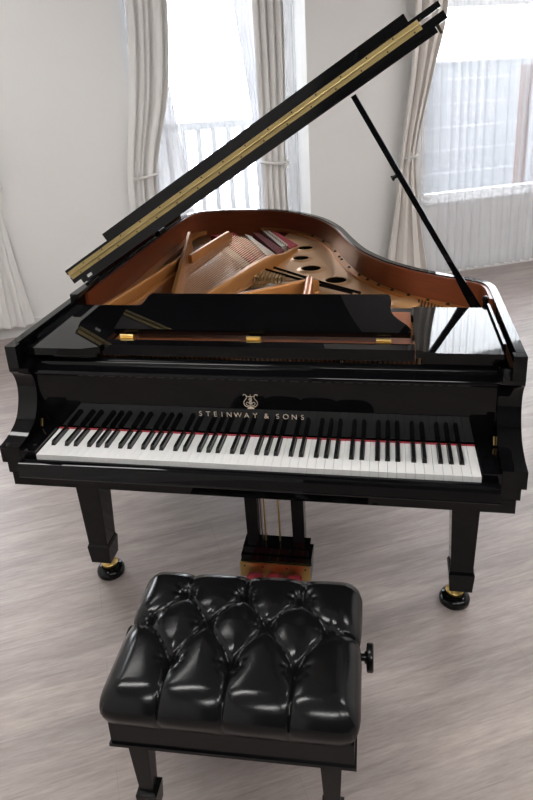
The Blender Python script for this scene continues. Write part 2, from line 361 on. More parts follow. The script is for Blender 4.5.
# --- iron plate and what lies in the case
ZP = .888
def zc(x, y, z=ZP): return (x, y, z)
fl = offset(RIM, .0365)
web = [q for q in fl if q[1] > .60 and (q[0] > -.155)]
web = [q for q in web if not (q[0] < -.6)]
poly = web + [(-.165, 1.80), (-.075, 1.50), (-.11, 1.28), (-.155, 1.13), (-.17, 1.08), (-.05, 1.09), (.04, 1.13), (.06, 1.05), (.13, .80), (.30, .66), (.40, .52), (.664, .52)]
bm = prismz(B(), poly, ZP - .012, ZP)
plate = obj('iron_plate', bm, GOLDL, P, bevel=.002, label='pale bronze iron plate with dark round ports')
cut = B()
PORTS = [(-.02, 1.60, .036), (-.019, 1.42, .036), (.046, 1.255, .042), (.165, 1.085, .043)]
for x, y, r in PORTS: lathe(cut, [(r, ZP - .05), (r, ZP + .05)], Matrix.Translation((x, y, 0)), 32)
cm = bpy.data.meshes.new('cut'); cut.to_mesh(cm); cut.free(); co = bpy.data.objects.new('cut', cm); COL.objects.link(co)
md = plate.modifiers.new('b', 'BOOLEAN'); md.operation = 'DIFFERENCE'; md.object = co; md.solver = 'EXACT'
bpy.context.view_layer.update()
me = bpy.data.meshes.new_from_object(plate.evaluated_get(bpy.context.evaluated_depsgraph_get()))
plate.modifiers.clear(); plate.data = me; bpy.data.objects.remove(co)
for x, y, r in PORTS:
    Mx = Matrix.Translation((x, y, ZP))
    bm = B(); n = 32; rg = []
    for rr, z in ((r * 1.55, .0003), (r * 1.3, .002), (r * 1.12, .006), (r * 1.02, .006), (r, .002), (r, -.012)):
        rg.append([bm.verts.new(Mx @ Vector((rr * math.cos(2 * PI * i / n), rr * math.sin(2 * PI * i / n), z))) for i in range(n)])
    for a, b in zip(rg, rg[1:]):
        for i in range(n): bm.faces.new((a[i], a[(i + 1) % n], b[(i + 1) % n], b[i]))
    obj('port_ring', bm, GOLDL, P, smooth=True, ang=60, label='raised ring round a port in the plate')
    bm = lathe(B(), [(r * .99, ZP - .0345), (r * .99, ZP + .0035), (r * .95, ZP + .0035), (r * .95, ZP - .032), (.001, ZP - .032)], Matrix.Translation((x, y, 0)), 24)  # added black liner, so the port reads as shaded
    obj('port_shade_cup', bm, PORT_SHADE, P, label='near-black cup standing in for the shade inside the port')
# rim flange with bolts
fp = [q for q in RIM if q[1] > .70]
fp = [q for q in fp if not (q[0] < -.30)]
obj('plate_flange', strip(B(), offset(fp, .0372), offset(fp, .066), ZP + .0005, ZP + .012), GOLD, P, bevel=.003)
lp = [q for q in RIM if q[0] < -.64 and q[1] > .5]
obj('bass_flange', strip(B(), offset(lp, .0372), offset(lp, .075), ZP - .012, ZP + .004), GOLD, P, bevel=.003)
for x, y in [(-.064, 1.756), (.036, 1.662), (.106, 1.502), (.132, 1.415), (.150, 1.335), (.185, 1.215), (.222, 1.11), (.255, 1.03), (.30, .96), (.345, .90), (.41, .835), (.48, .785), (.55, .74)]:
    # settle every bolt on the flange line
    q = min(offset(fp, .051), key=lambda t: (t[0] - x) ** 2 + (t[1] - y) ** 2)
    bm = lathe(B(), [(.008, ZP + .012), (.008, ZP + .0135), (.0055, ZP + .014), (.0055, ZP + .018), (.003, ZP + .019)], Matrix.Translation((q[0], q[1], 0)), 10)
    obj('plate_bolt', bm, SCREW, P, smooth=True)
# struts of the plate
ST = []
def strut(pts, w=.026, z0=ZP - .012, name='plate_strut'): obj(name, beam(B(), pts, w, z0), GOLD, P, bevel=.002)
strut([(-.652, .47, .945), (-.627, .60, .95), (-.528, 1.29, .95)], .022)
obj('strut_flange', beam(B(), [(-.612, .49, .912), (-.598, .60, .912), (-.50, 1.27, .912)], .03, ZP - .012), GOLD, P, bevel=.002)
strut([(-.496, 1.27, .952), (-.425, 1.72, .95), (-.420, 1.745, .93)], .020)
strut([(-.352, .48, .953), (-.409, .75, .955), (-.62, 1.69, .957)], .020)
strut([(-.372, .47, .945), (-.29, .76, .946), (-.165, 1.20, .946), (-.135, 1.285, .945)] + [(-.122, 1.315, .940), (-.112, 1.35, .928), (-.095, 1.43, .914), (-.078, 1.52, .906), (-.066, 1.58, .902)], .030)
strut([(-.33, .55, .94), (-.174, .75, .944), (-.02, .87, .944), (.07, .935, .944), (.10, .97, .93)], .026)
bm = tube(B(), [(.092, .49, .935), (.085, .78, .938), (.075, .945, .938)], .016, 14)
obj('strut_rod', bm, mat('copper_bronze', (.55, .22, .09), .3, .7, noise=(9, (1, 1, 1), (.48, .18, .07))), P, smooth=True, label='round copper coloured strut')
lathe_m = Matrix.Translation((.435, .79, 0))
obj('plate_medallion', lathe(B(), [(.052, ZP - .001), (.052, ZP + .012), (.046, ZP + .017), (.02, ZP + .018)], lathe_m, 32), GOLDL, P, smooth=True, label='round raised disc on the plate')
boxo('hammer_rail', (.36, .47, .60, .665, .90, .925), SATIN, P, bevel=.002)
bm = B()
for i in range(16): tube(bm, [(.475 + i * .0105, .755 - i * .006, ZP + .003), (.482 + i * .0105, .80 - i * .010, ZP + .022)], .0028, 6)
obj('hitch_pin', bm, SCREW, P, kind='stuff', label='row of dark pins beside the disc')
boxo('hinge_strip', (-.7205, -.7035, .70, 1.84, ZR + .0005, ZR + .032), LACQ, P, bevel=.002)
# felts and bridges near the tail
def slab(name, q, z0, z1, m, lab, bev=.003): obj(name, prismz(B(), q, z0, z1), m, P, bevel=bev, label=lab)
slab('hitch_felt', [(-.246, 1.945), (-.222, 1.945), (-.064, 1.652), (-.096, 1.59)], ZP - .03, .895, REDF, 'bright red felt strip at the tail')
slab('bass_bridge', [(-.292, 1.945), (-.252, 1.935), (-.108, 1.632), (-.132, 1.585)], ZP - .03, .900, BRIDGE, 'pale bridge with pins')
slab('hitch_felt', [(-.342, 1.925), (-.300, 1.905), (-.118, 1.56), (-.142, 1.495)], ZP - .03, .894, MAROON, 'maroon felt strip')
slab('tenor_bridge', [(-.374, 1.88), (-.348, 1.86), (-.146, 1.475), (-.168, 1.42)], ZP - .03, .896, BRIDGE, 'speckled pale bridge under the bass strings')
slab('damper_felt', [(-.385, 1.78), (-.352, 1.80), (-.180, 1.44), (-.200, 1.39)], ZP - .03, .890, SALMON, 'salmon felt strip')
slab('damper_felt', [(-.425, 1.73), (-.372, 1.71), (-.205, 1.39), (-.236, 1.36)], ZP - .03, .888, REDF, 'red felt strip below the strings')
slab('damper_felt', [(-.455, 1.66), (-.42, 1.67), (-.235, 1.34), (-.262, 1.30)], ZP - .03, .884, GREYF, 'grey felt strip below the strings')
slab('damper_felt', [(-.55, 1.84), (-.44, 1.90), (-.41, 1.86), (-.50, 1.80)], ZP - .03, .90, REDF, 'red felt at the back of the bass struts')
for t in range(14):
    a = t / 13; x, y = -.275 + a * .158, 1.93 - a * .325
    lathe(bm := B(), [(.0035, .900), (.0035, .909)], Matrix.Translation((x, y, 0)), 6); obj('bridge_pin', bm, STEEL, P)
# a comb of dampers seen under the crossing strut
for t in range(12):
    a = t / 11; x, y = -.215 + a * .165, 1.045 - a * .02 + .10
    boxo('damper', (x - .005, x + .005, y - .05, y + .05, ZP - .03, .905), mat('damper_wood', (.45, .27, .11), .5, noise=(30, (1, 1, 1), (.30, .17, .07))) if t == 0 else bpy.data.materials['damper_wood'], P, bevel=.001)
for d in (0, .03): obj('damper_rail', tube(B(), [(-.14 + d, 1.19 + d, .906), (.10 + d, .985 + d * .4, .906), (.24 + d, .89, .904)], .006, 8), SATIN, P, smooth=True)
obj('treble_bridge', beam(B(), [(-.10, 1.02, .898), (.02, .93, .898), (.16, .83, .898), (.33, .70, .898)], .03, ZP - .03), BRIDGE, P, bevel=.002)
# strings: wound bass strings above, plain ones below
NB = 21
for i in range(NB):
    t = i / (NB - 1)
    x0, y0 = -.575 + t * .195, .49; x1, y1 = -.432 + t * .272, 1.80 - t * .36 + .06 * math.sin(t * PI)
    obj('bass_string', tube(B(), [(x0, y0, .913), (x1, y1, .911)], .0023 - .0006 * t, 6), COPPER, P, smooth=True)
for i in range(18):
    t = i / 17
    x0, y0 = -.30 + t * .38, .49; x1, y1 = -.30 + t * .26, 1.32 - t * .24
    obj('plain_string', tube(B(), [(x0, y0, .899), (x1, y1, .897)], .0006, 5), STEEL, P, smooth=True)
bm = B()
for i in range(60):
    t = i / 59
    tube(bm, [(.10 + t * .50, .49, .899), (-.01 + t * .53, 1.02 - t * .36, .897)], .0008, 4)
obj('plain_string', bm, STEEL, P, kind='stuff', label='treble strings')

# --- lid with its folded front flap, long brass hinge and prop
TH = math.radians(32.06); LO = Vector((-.722, .57, 1.066)); CS, SN = math.cos(TH), math.sin(TH)
def lid(s, y, n): return Vector((LO.x + s * CS - n * SN, y, LO.z + s * SN + n * CS))
YF = .572
out = [(x + .729 + (.004 if x > 0 else 0), y + .006) for x, y in RIM if y > YF]
out = [(1.455, YF)] + [(min(s, 1.455), y) for s, y in out if s > .012] + [(.0, 1.80), (0, YF)]
bm = prism(B(), out, lambda a, b: lid(a, b, -.030), lambda a, b: lid(a, b, -.005))
lidp = obj('lid', bm, LACQ2, P, bevel=.003)
cx = .62
inner = [(cx + (s - cx) * .953, 1.05 + (y - 1.05) * .955 if y > YF + .01 else YF + .004) for s, y in out]
bm = prism(B(), inner, lambda a, b: lid(a, b, -.047), lambda a, b: lid(a, b, -.0301))
obj('lid_batten', bm, LACQ2, lidp, bevel=.002)
ORG[lidp.name] = ORG[P.name]
FT = math.radians(.3)
def flap(s, v, n): return lid(s, YF + v * math.cos(FT) - n * math.sin(FT), v * math.sin(FT) + n * math.cos(FT))
fo = [(0, 0), (1.455, 0), (1.452, .03), (1.435, .06), (1.41, .09), (1.395, .14), (1.39, .40), (.0, .40)]
bm = prism(B(), fo, lambda a, b: flap(a, b, .006), lambda a, b: flap(a, b, .024))
flp = obj('front_flap', bm, LACQ2, P, bevel=.0025)
bm = box(B(), 0, 1, 0, 1, 0, 1); bm.transform(Matrix.Diagonal((.014, .10, .006, 1)))
Mf = Matrix((( *(lid(1, 0, 0) - lid(0, 0, 0)), 0), (0, 1, 0, 0), (*(lid(0, 0, 1) - lid(0, 0, 0)), 0), (0, 0, 0, 1))).transposed()
for v in bm.verts: v.co = flap(1.16 + v.co.x + v.co.y * .30, .384 - v.co.z, .026 + v.co.y * .32)
bl = box(B(), 0, 1, 0, 1, 0, 1)
for v in bl.verts: v.co = flap(.004 + v.co.x * 1.376, .384 + v.co.y * .016, .0242 + v.co.z * .040)
obj('flap_lip', bl, LACQ2, flp, bevel=.002)
obj('flap_catch', bm, SATIN, flp, bevel=.001)
hl = B()
for n0, n1 in ((-.0150, -.0008), (.0008, .0150)):
    bm = hl
    ps = [lid(s, y, n) for n in (n0, n1) for y in (YF - .0025, YF + .004) for s in (.006, 1.385)]
    v = [bm.verts.new(q) for q in ps]
    for f in ((0, 2, 3, 1), (4, 5, 7, 6), (0, 1, 5, 4), (2, 6, 7, 3), (0, 4, 6, 2), (1, 3, 7, 5)): bm.faces.new([v[i] for i in f])
tube(hl, [lid(.006, YF - .003, 0), lid(1.385, YF - .003, 0)], .0032, 10)
hinge = obj('lid_hinge', hl, HINGEB, lidp, bevel=.0004, label='long brass hinge along the front edge of the lid')
for i in range(16):
    for n, d in ((-.0105, 0), (.0105, .03)):
        bm = lathe(B(), [(.0030, 0), (.0026, .0012)], Matrix.Translation(lid(.05 + i * .0875 + d, YF - .0026, n)) @ Matrix.Rotation(PI / 2, 4, 'X'), 10)
        obj('hinge_screw', bm, SCREW, lidp)
bm = box(B(), 0, 1, 0, 1, 0, 1)
for v in bm.verts: v.co = lid(.058 + v.co.x * .020, YF + .002 + v.co.y * .02, -.030 - v.co.z * .010)
obj('lid_bumper', bm, TRIM, lidp, bevel=.002, label='small white bumper under the lid corner')
bm = tube(B(), [lid(1.425, YF + .03, -.030), lid(1.425, YF + .03, -.055)], .005, 10)
obj('lid_peg', bm, SCREW, lidp, smooth=True)
for y in (.70, 1.50):
    bm = box(B(), -.7028, -.692, y - .04, y + .04, ZR - .001, ZR + .012); tube(bm, [(-.699, y - .045, ZR + .017), (-.699, y + .045, ZR + .017)], .008, 10)
    obj('side_hinge', bm, SATIN, P, bevel=.001)
boxo('hinge_block', (-.714, -.686, .54, .68, ZR + .0005, ZR + .018), LACQ, P, bevel=.003)
# prop
pb, pt = Vector((.676, .655, .905)), Vector((.262, .652, 1.618))
ax = (pt - pb).normalized(); sd = Vector((0, 1, 0)); up = ax.cross(sd)
bm = B(); rings = []
for d, w, h in ((0, .016, .012), (.10, .015, .012), (.22, .0095, .010), (.24, .009, .0095), (1, .0085, .0095)):
    c = pb.lerp(pt, d); rings.append([bm.verts.new(c + up * a * w + sd * b * h) for a, b in ((-1, -1), (1, -1), (1, 1), (-1, 1))])
for a, b in zip(rings, rings[1:]):
    for k_ in range(4): bm.faces.new((a[k_], a[(k_ + 1) % 4], b[(k_ + 1) % 4], b[k_]))
bm.faces.new(rings[0][::-1]); bm.faces.new(rings[-1])
prop = obj('lid_prop', bm, LACQ, P, bevel=.002)
c = pb.lerp(pt, .66)
bm = lathe(B(), [(.006, 0), (.006, .010), (.009, .012), (.009, .018)], Matrix.Translation(c + up * .008 * (-1 if up.x > 0 else 1)) @ (Vector((0, 0, 1)).rotation_difference(up * (-1 if up.x > 0 else 1))).to_matrix().to_4x4(), 12)
obj('prop_peg', bm, SATIN, prop, smooth=True)
bm = lathe(B(), [(.009, .94), (.009, .975), (.011, .978), (.011, .988), (.006, .992)], Matrix.Translation((.681, .60, 0)), 14)
obj('prop_knob', bm, SATIN, P, smooth=True)
boxo('prop_plate', (.655, .689, .62, .70, .89, .906), SATIN, P, bevel=.002)

# --- legs with casters
def piano_leg(x, y):
    lg = obj('leg', taper(B(), (x, y), (.035, .036), .148, (x, y), (.048, .052), .613), LACQ, P, bevel=.003)
    ORG[lg.name] = ORG[P.name]
    bm = taper(B(), (x, y), (.036, .036), .072, (x, y), (.041, .041), .142)
    obj('leg_block', bm, LACQ, lg, bevel=.004)
    obj('leg_block_shoulder', taper(B(), (x, y), (.0405, .0405), .1425, (x, y), (.0365, .0365), .152), LACQ, lg)
    bm = lathe(B(), [(.012, .028), (.026, .036), (.030, .05), (.020, .062), (.020, .0725)], Matrix.Translation((x - math.copysign(.014, x), y, 0)), 20)
    obj('caster', bm, BRASS, lg, smooth=True, label='brass caster under the leg')
    bm = lathe(B(), [(.045, 0), (.050, .006), (.050, .020), (.044, .030), (.032, .034), (.026, .029), (.004, .029)], Matrix.Translation((x - math.copysign(.014, x), y, 0)), 32)
    obj('caster_cup', bm, LACQ, lg, smooth=True, ang=50)
for x, y in ((-.634, .335), (.617, .335), (-.30, 1.72)): piano_leg(x, y)
# --- pedal lyre
for x0, x1 in ((-.083, -.081), (.076, .080)):
    bm = taper(B(), (x1, .385), (.020, .022), .138, (x0, .385), (.024, .024), .613); obj('lyre_post', bm, LACQ, P, bevel=.002)
boxo('lyre_box', (-.127, .122, .352, .432, .082, .112), LACQ, P, bevel=.004)
boxo('lyre_box_top', (-.119, .114, .358, .426, .1125, .143), LACQ, P, bevel=.004)
boxo('lyre_box_base', (-.131, .118, .350, .434, .020, .0815), LACQ, P, bevel=.002)
boxo('pedal_plate', (-.132, .117, .3455, .3495, .024, .085), BRASS, P, bevel=.0008, label='brass plate in front of the pedal box')
for x in (-.115, -.05, .035, .10): obj('plate_screw', lathe(B(), [(.0035, 0), (.003, .0015)], Matrix.Translation((x, .3454, .070)) @ Matrix.Rotation(PI / 2, 4, 'X'), 10), SCREW, P)
for x in (-.075, -.005, .06):
    pd = obj('pedal', prismz(B(), [(x - .011, .345), (x + .011, .345)] + [(x + .019 * math.cos(a_), .245 - .03 * math.sin(a_)) for a_ in [PI * k_ / 8 for k_ in range(9)]], .036, .046), BRASS, P, bevel=.003, label='brass pedal')
    ORG[pd.name] = ORG[P.name]
    bm = B(); secs = []
    for y, w, h in ((.343, .026, .007), (.325, .031, .011), (.29, .031, .010), (.25, .030, .010), (.215, .026, .009)):
        secs.append([bm.verts.new((x + w * math.cos(a_), y, .041 + h * math.sin(a_) + (.006 * math.sin(3 * a_ + x * 40) if h > .0095 else 0))) for a_ in [2 * PI * k_ / 14 for k_ in range(14)]])
    for a, b in zip(secs, secs[1:]):
        for k_ in range(14): bm.faces.new((a[k_], a[(k_ + 1) % 14], b[(k_ + 1) % 14], b[k_]))
    bm.faces.new(secs[0]); bm.faces.new(secs[-1][::-1])
    obj('pedal_sleeve', bm, REDF, pd, smooth=True, ang=80, label='red felt sleeve on the pedal')
for x, m in ((-.055, STEEL), (-.044, BRASS), (.007, BRASS)):
    obj('pedal_rod', tube(B(), [(x, .40, .142), (x, .40, .613)], .0035, 10), m, P, smooth=True)

# ------------------------------------------------------------------ the bench
bx0, bx1, by0, by1 = -.224, .309, -.528, -.138
bcx, bcy = (bx0 + bx1) / 2, (by0 + by1) / 2
bench = thing('piano_bench', 'black button-tufted leather piano bench standing in front of the keyboard', 'bench', (bcx, bcy, 0))
boxo('seat_frame', (bx0, bx1, by0, by1, .334, .396), SATIN, bench, bevel=.004)
boxo('frame_moulding', (bx0 - .004, bx1 + .004, by0 - .004, by1 + .004, .326, .3345), SATIN, bench, bevel=.003)
rows = [(-.222, [-.115, .032, .176]), (-.312, [-.190, -.044, .100, .246]), (-.424, [-.104, .036, .178])]
btn = [(x, y) for y, xs in rows for x in xs]
r1, r2, r3 = [[(x, y) for x in xs] for y, xs in rows]
seg = []
for i in range(3): seg += [(r1[i], r2[i]), (r1[i], r2[i + 1]), (r3[i], r2[i]), (r3[i], r2[i + 1])]
for q in r1: seg.append((q, (q[0], by1 + .05)))
for q in r3: seg.append((q, (q[0] - .004, by0 - .09)))
seg += [(r2[0], (bx0 - .05, r2[0][1] + .01)), (r2[3], (bx1 + .05, r2[3][1] + .005))]
def dseg(px, py, a, b):
    dx, dy = b[0] - a[0], b[1] - a[1]; t = max(0, min(1, ((px - a[0]) * dx + (py - a[1]) * dy) / (dx * dx + dy * dy)))
    return math.hypot(px - a[0] - t * dx, py - a[1] - t * dy)
def cushion():
    bm = B(); NX, NY = 200, 150; hx, hy = (bx1 - bx0) / 2 + .004, (by1 - by0) / 2 + .005
    R, ZT, ZB = .046, .470, .397
    def base(s, t):
        # s, t in -1..1 run over the top and round its edges down to the frame
        def lin(a, h):
            L_flat = h - R; L_arc = R * PI / 2; L_side = ZT - R - ZB; tot = L_flat + L_arc + L_side
            d = abs(a) * tot; sg = 1 if a >= 0 else -1
            if d < L_flat: return sg * d, 0, 0
            if d < L_flat + L_arc:
                th = (d - L_flat) / R; return sg * (L_flat + R * math.sin(th)), R * (1 - math.cos(th)), th
            return sg * h, R + d - L_flat - L_arc, PI / 2
        x, dx, ax_ = lin(s, hx); y, dy, ay = lin(t, hy)
        drop = max(dx, dy) if min(dx, dy) < 1e-9 else min(ZT - ZB, math.hypot(dx, dy) if max(dx, dy) < R else max(dx, dy))
        # pull the corners in
        if dx > 0 and dy > 0:
            k_ = min(1, min(dx, dy) / R) * .010; x -= math.copysign(k_, x); y -= math.copysign(k_, y)
        dome = .012 * (1 - (x / hx) ** 2) * (1 - (y / hy) ** 2)
        fat = .006 * math.sin(PI * min(1, drop / (ZT - ZB)))
        n = Vector((math.copysign(math.sin(ax_), s), math.copysign(math.sin(ay), t), max(.0, math.cos(max(ax_, ay)))))
        n = n.normalized() if n.length > 1e-6 else Vector((0, 0, 1))
        return Vector((bcx - .004 + x, bcy + y, ZT + dome - drop)) + Vector((n.x, n.y, 0)) * fat, n, drop
    g = []
    for j in range(NY + 1):
        row = []
        for i in range(NX + 1):
            s, t = -1 + 2 * i / NX, -1 + 2 * j / NY
            q, n, drop = base(s, t)
            ux = q.x + (math.copysign(drop, s) if abs(n.x) > abs(n.y) and abs(n.x) > .5 else 0)
            uy = q.y + (math.copysign(drop, t) if abs(n.y) >= abs(n.x) and abs(n.y) > .5 else 0)
            d = min(dseg(ux, uy, a, b) for a, b in seg); db = min(math.hypot(q.x - a, q.y - b) for a, b in btn)
            puff = .0115 * (1 - math.exp(-d / .019)) - .0055 * math.exp(-(d / .003) ** 2)
            edge = max(0, 1 - drop / (ZT - ZB))
            pit = -.020 * math.exp(-(db / .013) ** 2) - .009 * math.exp(-(db / .032) ** 2)
            a_ = math.atan2(q.y, q.x)
            if drop < .03:                       # gathered creases radiating from the buttons
                bq = min(btn, key=lambda w: math.hypot(q.x - w[0], q.y - w[1])); an = math.atan2(q.y - bq[1], q.x - bq[0])
                pit += 0.0006 * math.sin(an * 9 + bq[0] * 50) * math.exp(-((db - .022) / .013) ** 2)
            low = .10 + .90 * edge ** .8
            if q.y > by1 - .03: low *= .8
            row.append(bm.verts.new(q + n * ((puff + .002) * low + pit)))
        g.append(row)
    for j in range(NY):
        for i in range(NX): bm.faces.new((g[j][i], g[j][i + 1], g[j + 1][i + 1], g[j + 1][i]))
    edge = [g[0][i] for i in range(NX + 1)] + [g[j][NX] for j in range(1, NY + 1)] + [g[NY][i] for i in range(NX - 1, -1, -1)] + [g[j][0] for j in range(NY - 1, 0, -1)]
    for v in edge: v.co.z = .3955
    bm.faces.new(edge[::-1])
    return bm
cu = obj('cushion', cushion(), LEATHER, bench, smooth=True, ang=80, label='black leather cushion with ten buttons')
for x, y in btn:
    bm = lathe(B(), [(.009, -.006), (.0095, 0), (.008, .0035), (.004, .005)], Matrix.Translation((x, y, .4445 + .004 * (1 - ((x - bcx) / .27) ** 2))), 16)
    obj('button', bm, LEATHER, cu, smooth=True)
for sx in (-1, 1):
    for sy in (-1, 1):
        x, y = bcx + sx * .2155, bcy + sy * .155
        lg = obj('leg', taper(B(), (x, y), (.016, .016), .148, (x, y), (.024, .024), .3255), SATIN, bench, bevel=.002)
        bm = taper(B(), (x, y), (.022, .022), .085, (x, y), (.025, .025), .142); taper(bm, (x, y), (.0245, .0245), .1425, (x, y), (.0165, .0165), .149)
        taper(bm, (x, y), (.012, .012), .012, (x, y), (.019, .019), .0845); obj('leg_block', bm, SATIN, lg, bevel=.002)
        obj('foot_glide', lathe(B(), [(.015, 0), (.015, .0118)], Matrix.Translation((x, y, 0)), 16), SATIN, lg)
for s, x in ((1, bx1), (-1, bx0)):
    M_ = Matrix.Translation((x, bcy + .05, .372)) @ Matrix.Scale(1.0, 4) @ Matrix.Rotation(s * PI / 2, 4, 'Y')
    bm = lathe(B(), [(.009, 0), (.009, .018), (.014, .019), (.014, .022), (.031, .024), (.033, .027), (.033, .037), (.030, .040)], M_, 28)
    obj('height_knob', bm, SATIN, bench, smooth=True, ang=35)

bench.rotation_euler[2] = math.radians(1.6)

# ------------------------------------------------------------------ the room (wall coordinates: u along the back wall, o out into the room)
W0 = Vector((-.358, 3.513, 0)); DU = Vector((math.cos(A), math.sin(A), 0)); DN = Vector((math.sin(A), -math.cos(A), 0))
def W(u, o, z): return W0 + DU * u + DN * o + Vector((0, 0, z))
MW = Matrix.Translation(W0) @ Matrix(((DU.x, DN.x, 0, 0), (DU.y, DN.y, 0, 0), (0, 0, 1, 0), (0, 0, 0, 1)))
def wbox(bm, u0, u1, o0, o1, z0, z1): return box(bm, u0, u1, o0, o1, z0, z1, MW)
def struct(name, bm, m, **k): return obj(name, bm, m, kind='structure', **k)
UL, UR, OF, H = -3.5, 3.5, 7.0, 3.06
struct('floor', wbox(B(), UL - .2, UR + .2, -.62, OF + .2, -.1, 0), FLOOR)
struct('ceiling', wbox(B(), UL - .2, UR + .2, -.62, OF + .2, H, H + .1), CEIL)
bm = B()
RD = -.32                                           # depth of the window recess
wbox(bm, UL, -3.15, -.2, 0, 0, H); wbox(bm, -3.15, -2.42, -.2, 0, 0, .62); wbox(bm, -3.15, -2.42, -.2, 0, 2.78, H)
wbox(bm, -2.42, -1.13, -.2, 0, 0, H)
wbox(bm, -1.33, -1.13, RD - .2, -.2, 0, H)
wbox(bm, -1.13, -1.0, RD - .2, RD, 0, H); wbox(bm, -1.0, .10, RD - .2, RD, 2.76, H); wbox(bm, -1.0, .10, RD - .2, RD, 0, .06); wbox(bm, .10, .147, RD - .2, RD, 0, H)
wbox(bm, .147, .525, RD - .2, .03, 0, H)
wbox(bm, .525, 1.12, -.2, 0, 0, H); wbox(bm, 1.12, 2.9, -.2, 0, 0, .62); wbox(bm, 1.12, 2.9, -.2, 0, 2.92, H); wbox(bm, 2.9, UR, -.2, 0, 0, H)
struct('wall_back', bm, WALL)
bm = wbox(B(), UL - .2, UL, -.6, OF, 0, H)
struct('wall_left', bm, WALL)
struct('wall_right', wbox(B(), UR, UR + .2, -.6, OF, 0, H), WALL)
struct('wall_front', wbox(B(), UL - .2, UR + .2, OF, OF + .2, 0, H), mat('dark_panelling', (.07, .065, .06), .6, noise=(5, (9, 9, 1), (.05, .045, .04))))
bm = B(); wbox(bm, UL, -1.13, 0, .014, 0, .125); wbox(bm, .527, UR, 0, .014, 0, .132); wbox(bm, .147, .53, .03, .044, 0, .132)
struct('baseboard_back', bm, TRIM, bevel=.003)
struct('baseboard_right', wbox(B(), UR - .014, UR, .014, OF, 0, .13), TRIM); struct('baseboard_left', wbox(B(), UL, UL + .014, .014, OF, 0, .13), TRIM)
def window(n, u0, u1, z0, z1, o, cross):
    bm = B(); f = .05
    wbox(bm, u0, u0 + f, o - .06, o, z0, z1); wbox(bm, u1 - f, u1, o - .06, o, z0, z1); wbox(bm, u0 + f, u1 - f, o - .06, o, z1 - f, z1); wbox(bm, u0 + f, u1 - f, o - .06, o, z0, z0 + f)
    for c in cross: wbox(bm, c - .025, c + .025, o - .055, o - .005, z0 + f, z1 - f)
    w = struct('window_%d' % n, bm, TRIM); ORG[w.name] = Vector((0, 0, 0))
    obj('pane', wbox(B(), u0 + f, u1 - f, o - .034, o - .028, z0 + f, z1 - f), GLASS, w)
    return w
window(1, -1.0, .10, .06, 2.76, RD - .03, [])
w2 = window(2, 1.12, 2.9, .62, 2.92, -.06, [])
obj('window_transom', wbox(B(), 1.17, 2.85, -.115, -.065, 2.07, 2.15), TRIM, w2, bevel=.003)
obj('window_sill', wbox(B(), 1.10, 2.92, -.06, .016, .604, .622), TRIM, w2, bevel=.003)
window(3, -3.15, -2.42, .62, 2.78, -.06, [])

# ------------------------------------------------------------------ curtains
def lerp(a, b, t): return a + (b - a) * t
def drape(levels, nf, amp, thick, seed=0, nu=None, nv=60):
    """levels: (z, u_left, u_right, out, depth factor) from the top down; nf folds"""
    rnd = random.Random(seed); nu = nu or max(nf * 12, 40)
    ph = [rnd.uniform(-.5, .5) for _ in range(nf + 2)]; am = [rnd.uniform(.55, 1.2) for _ in range(nf + 2)]
    wp = [1, rnd.random(), rnd.random()]
    zt, zb = levels[0][0], levels[-1][0]; bm = B(); g = []
    for j in range(nv + 1):
        z = lerp(zt, zb, j / nv)
        for q, (a, b) in enumerate(zip(levels, levels[1:])):
            if a[0] >= z >= b[0]: break
        t = (a[0] - z) / (a[0] - b[0]); pa, nb = levels[max(q - 1, 0)], levels[min(q + 2, len(levels) - 1)]
        def cr(k_):
            h = a[0] - b[0]; da = (b[k_] - pa[k_]) / max(pa[0] - b[0], 1e-6) * h; db = (nb[k_] - a[k_]) / max(a[0] - nb[0], 1e-6) * h
            return (2 * t ** 3 - 3 * t * t + 1) * a[k_] + (t ** 3 - 2 * t * t + t) * da + (3 * t * t - 2 * t ** 3) * b[k_] + (t ** 3 - t * t) * db
        ul, ur, o, df = [cr(k_) for k_ in (1, 2, 3, 4)]
        row = []
        for i in range(nu + 1):
            s = i / nu; f = (s + wp[0] * .16 / nf * 3 * math.sin(2 * PI * (1.3 * s + wp[1]) + .25 * z) + .09 / nf * 3 * math.sin(2 * PI * (3.1 * s + wp[2]) - .3 * z)) * nf if nf > 9 else s * nf; f = max(0, f); k_ = min(int(f), nf - 1); fr = f - k_
            d = lerp(am[k_], am[k_ + 1], fr) * amp * df * math.sin(2 * PI * f + lerp(ph[k_], ph[k_ + 1], fr) + .12 * math.sin(z * 1.6 + seed + s * 3))
            su = s + .25 / nf * math.sin(4 * PI * f + seed) * .35
            if nf < 9: d += .3 * amp * df * math.sin(4 * PI * f + ph[k_] * 3 + seed)
            row.append(bm.verts.new(W(lerp(ul, ur, su), o + d, z)))
        g.append(row)
    for j in range(nv):
        for i in range(nu): bm.faces.new((g[j][i], g[j][i + 1], g[j + 1][i + 1], g[j + 1][i]))
    if thick:
        bmesh.ops.recalc_face_normals(bm, faces=bm.faces)
        bmesh.ops.solidify(bm, geom=bm.faces[:], thickness=thick)
    return bm
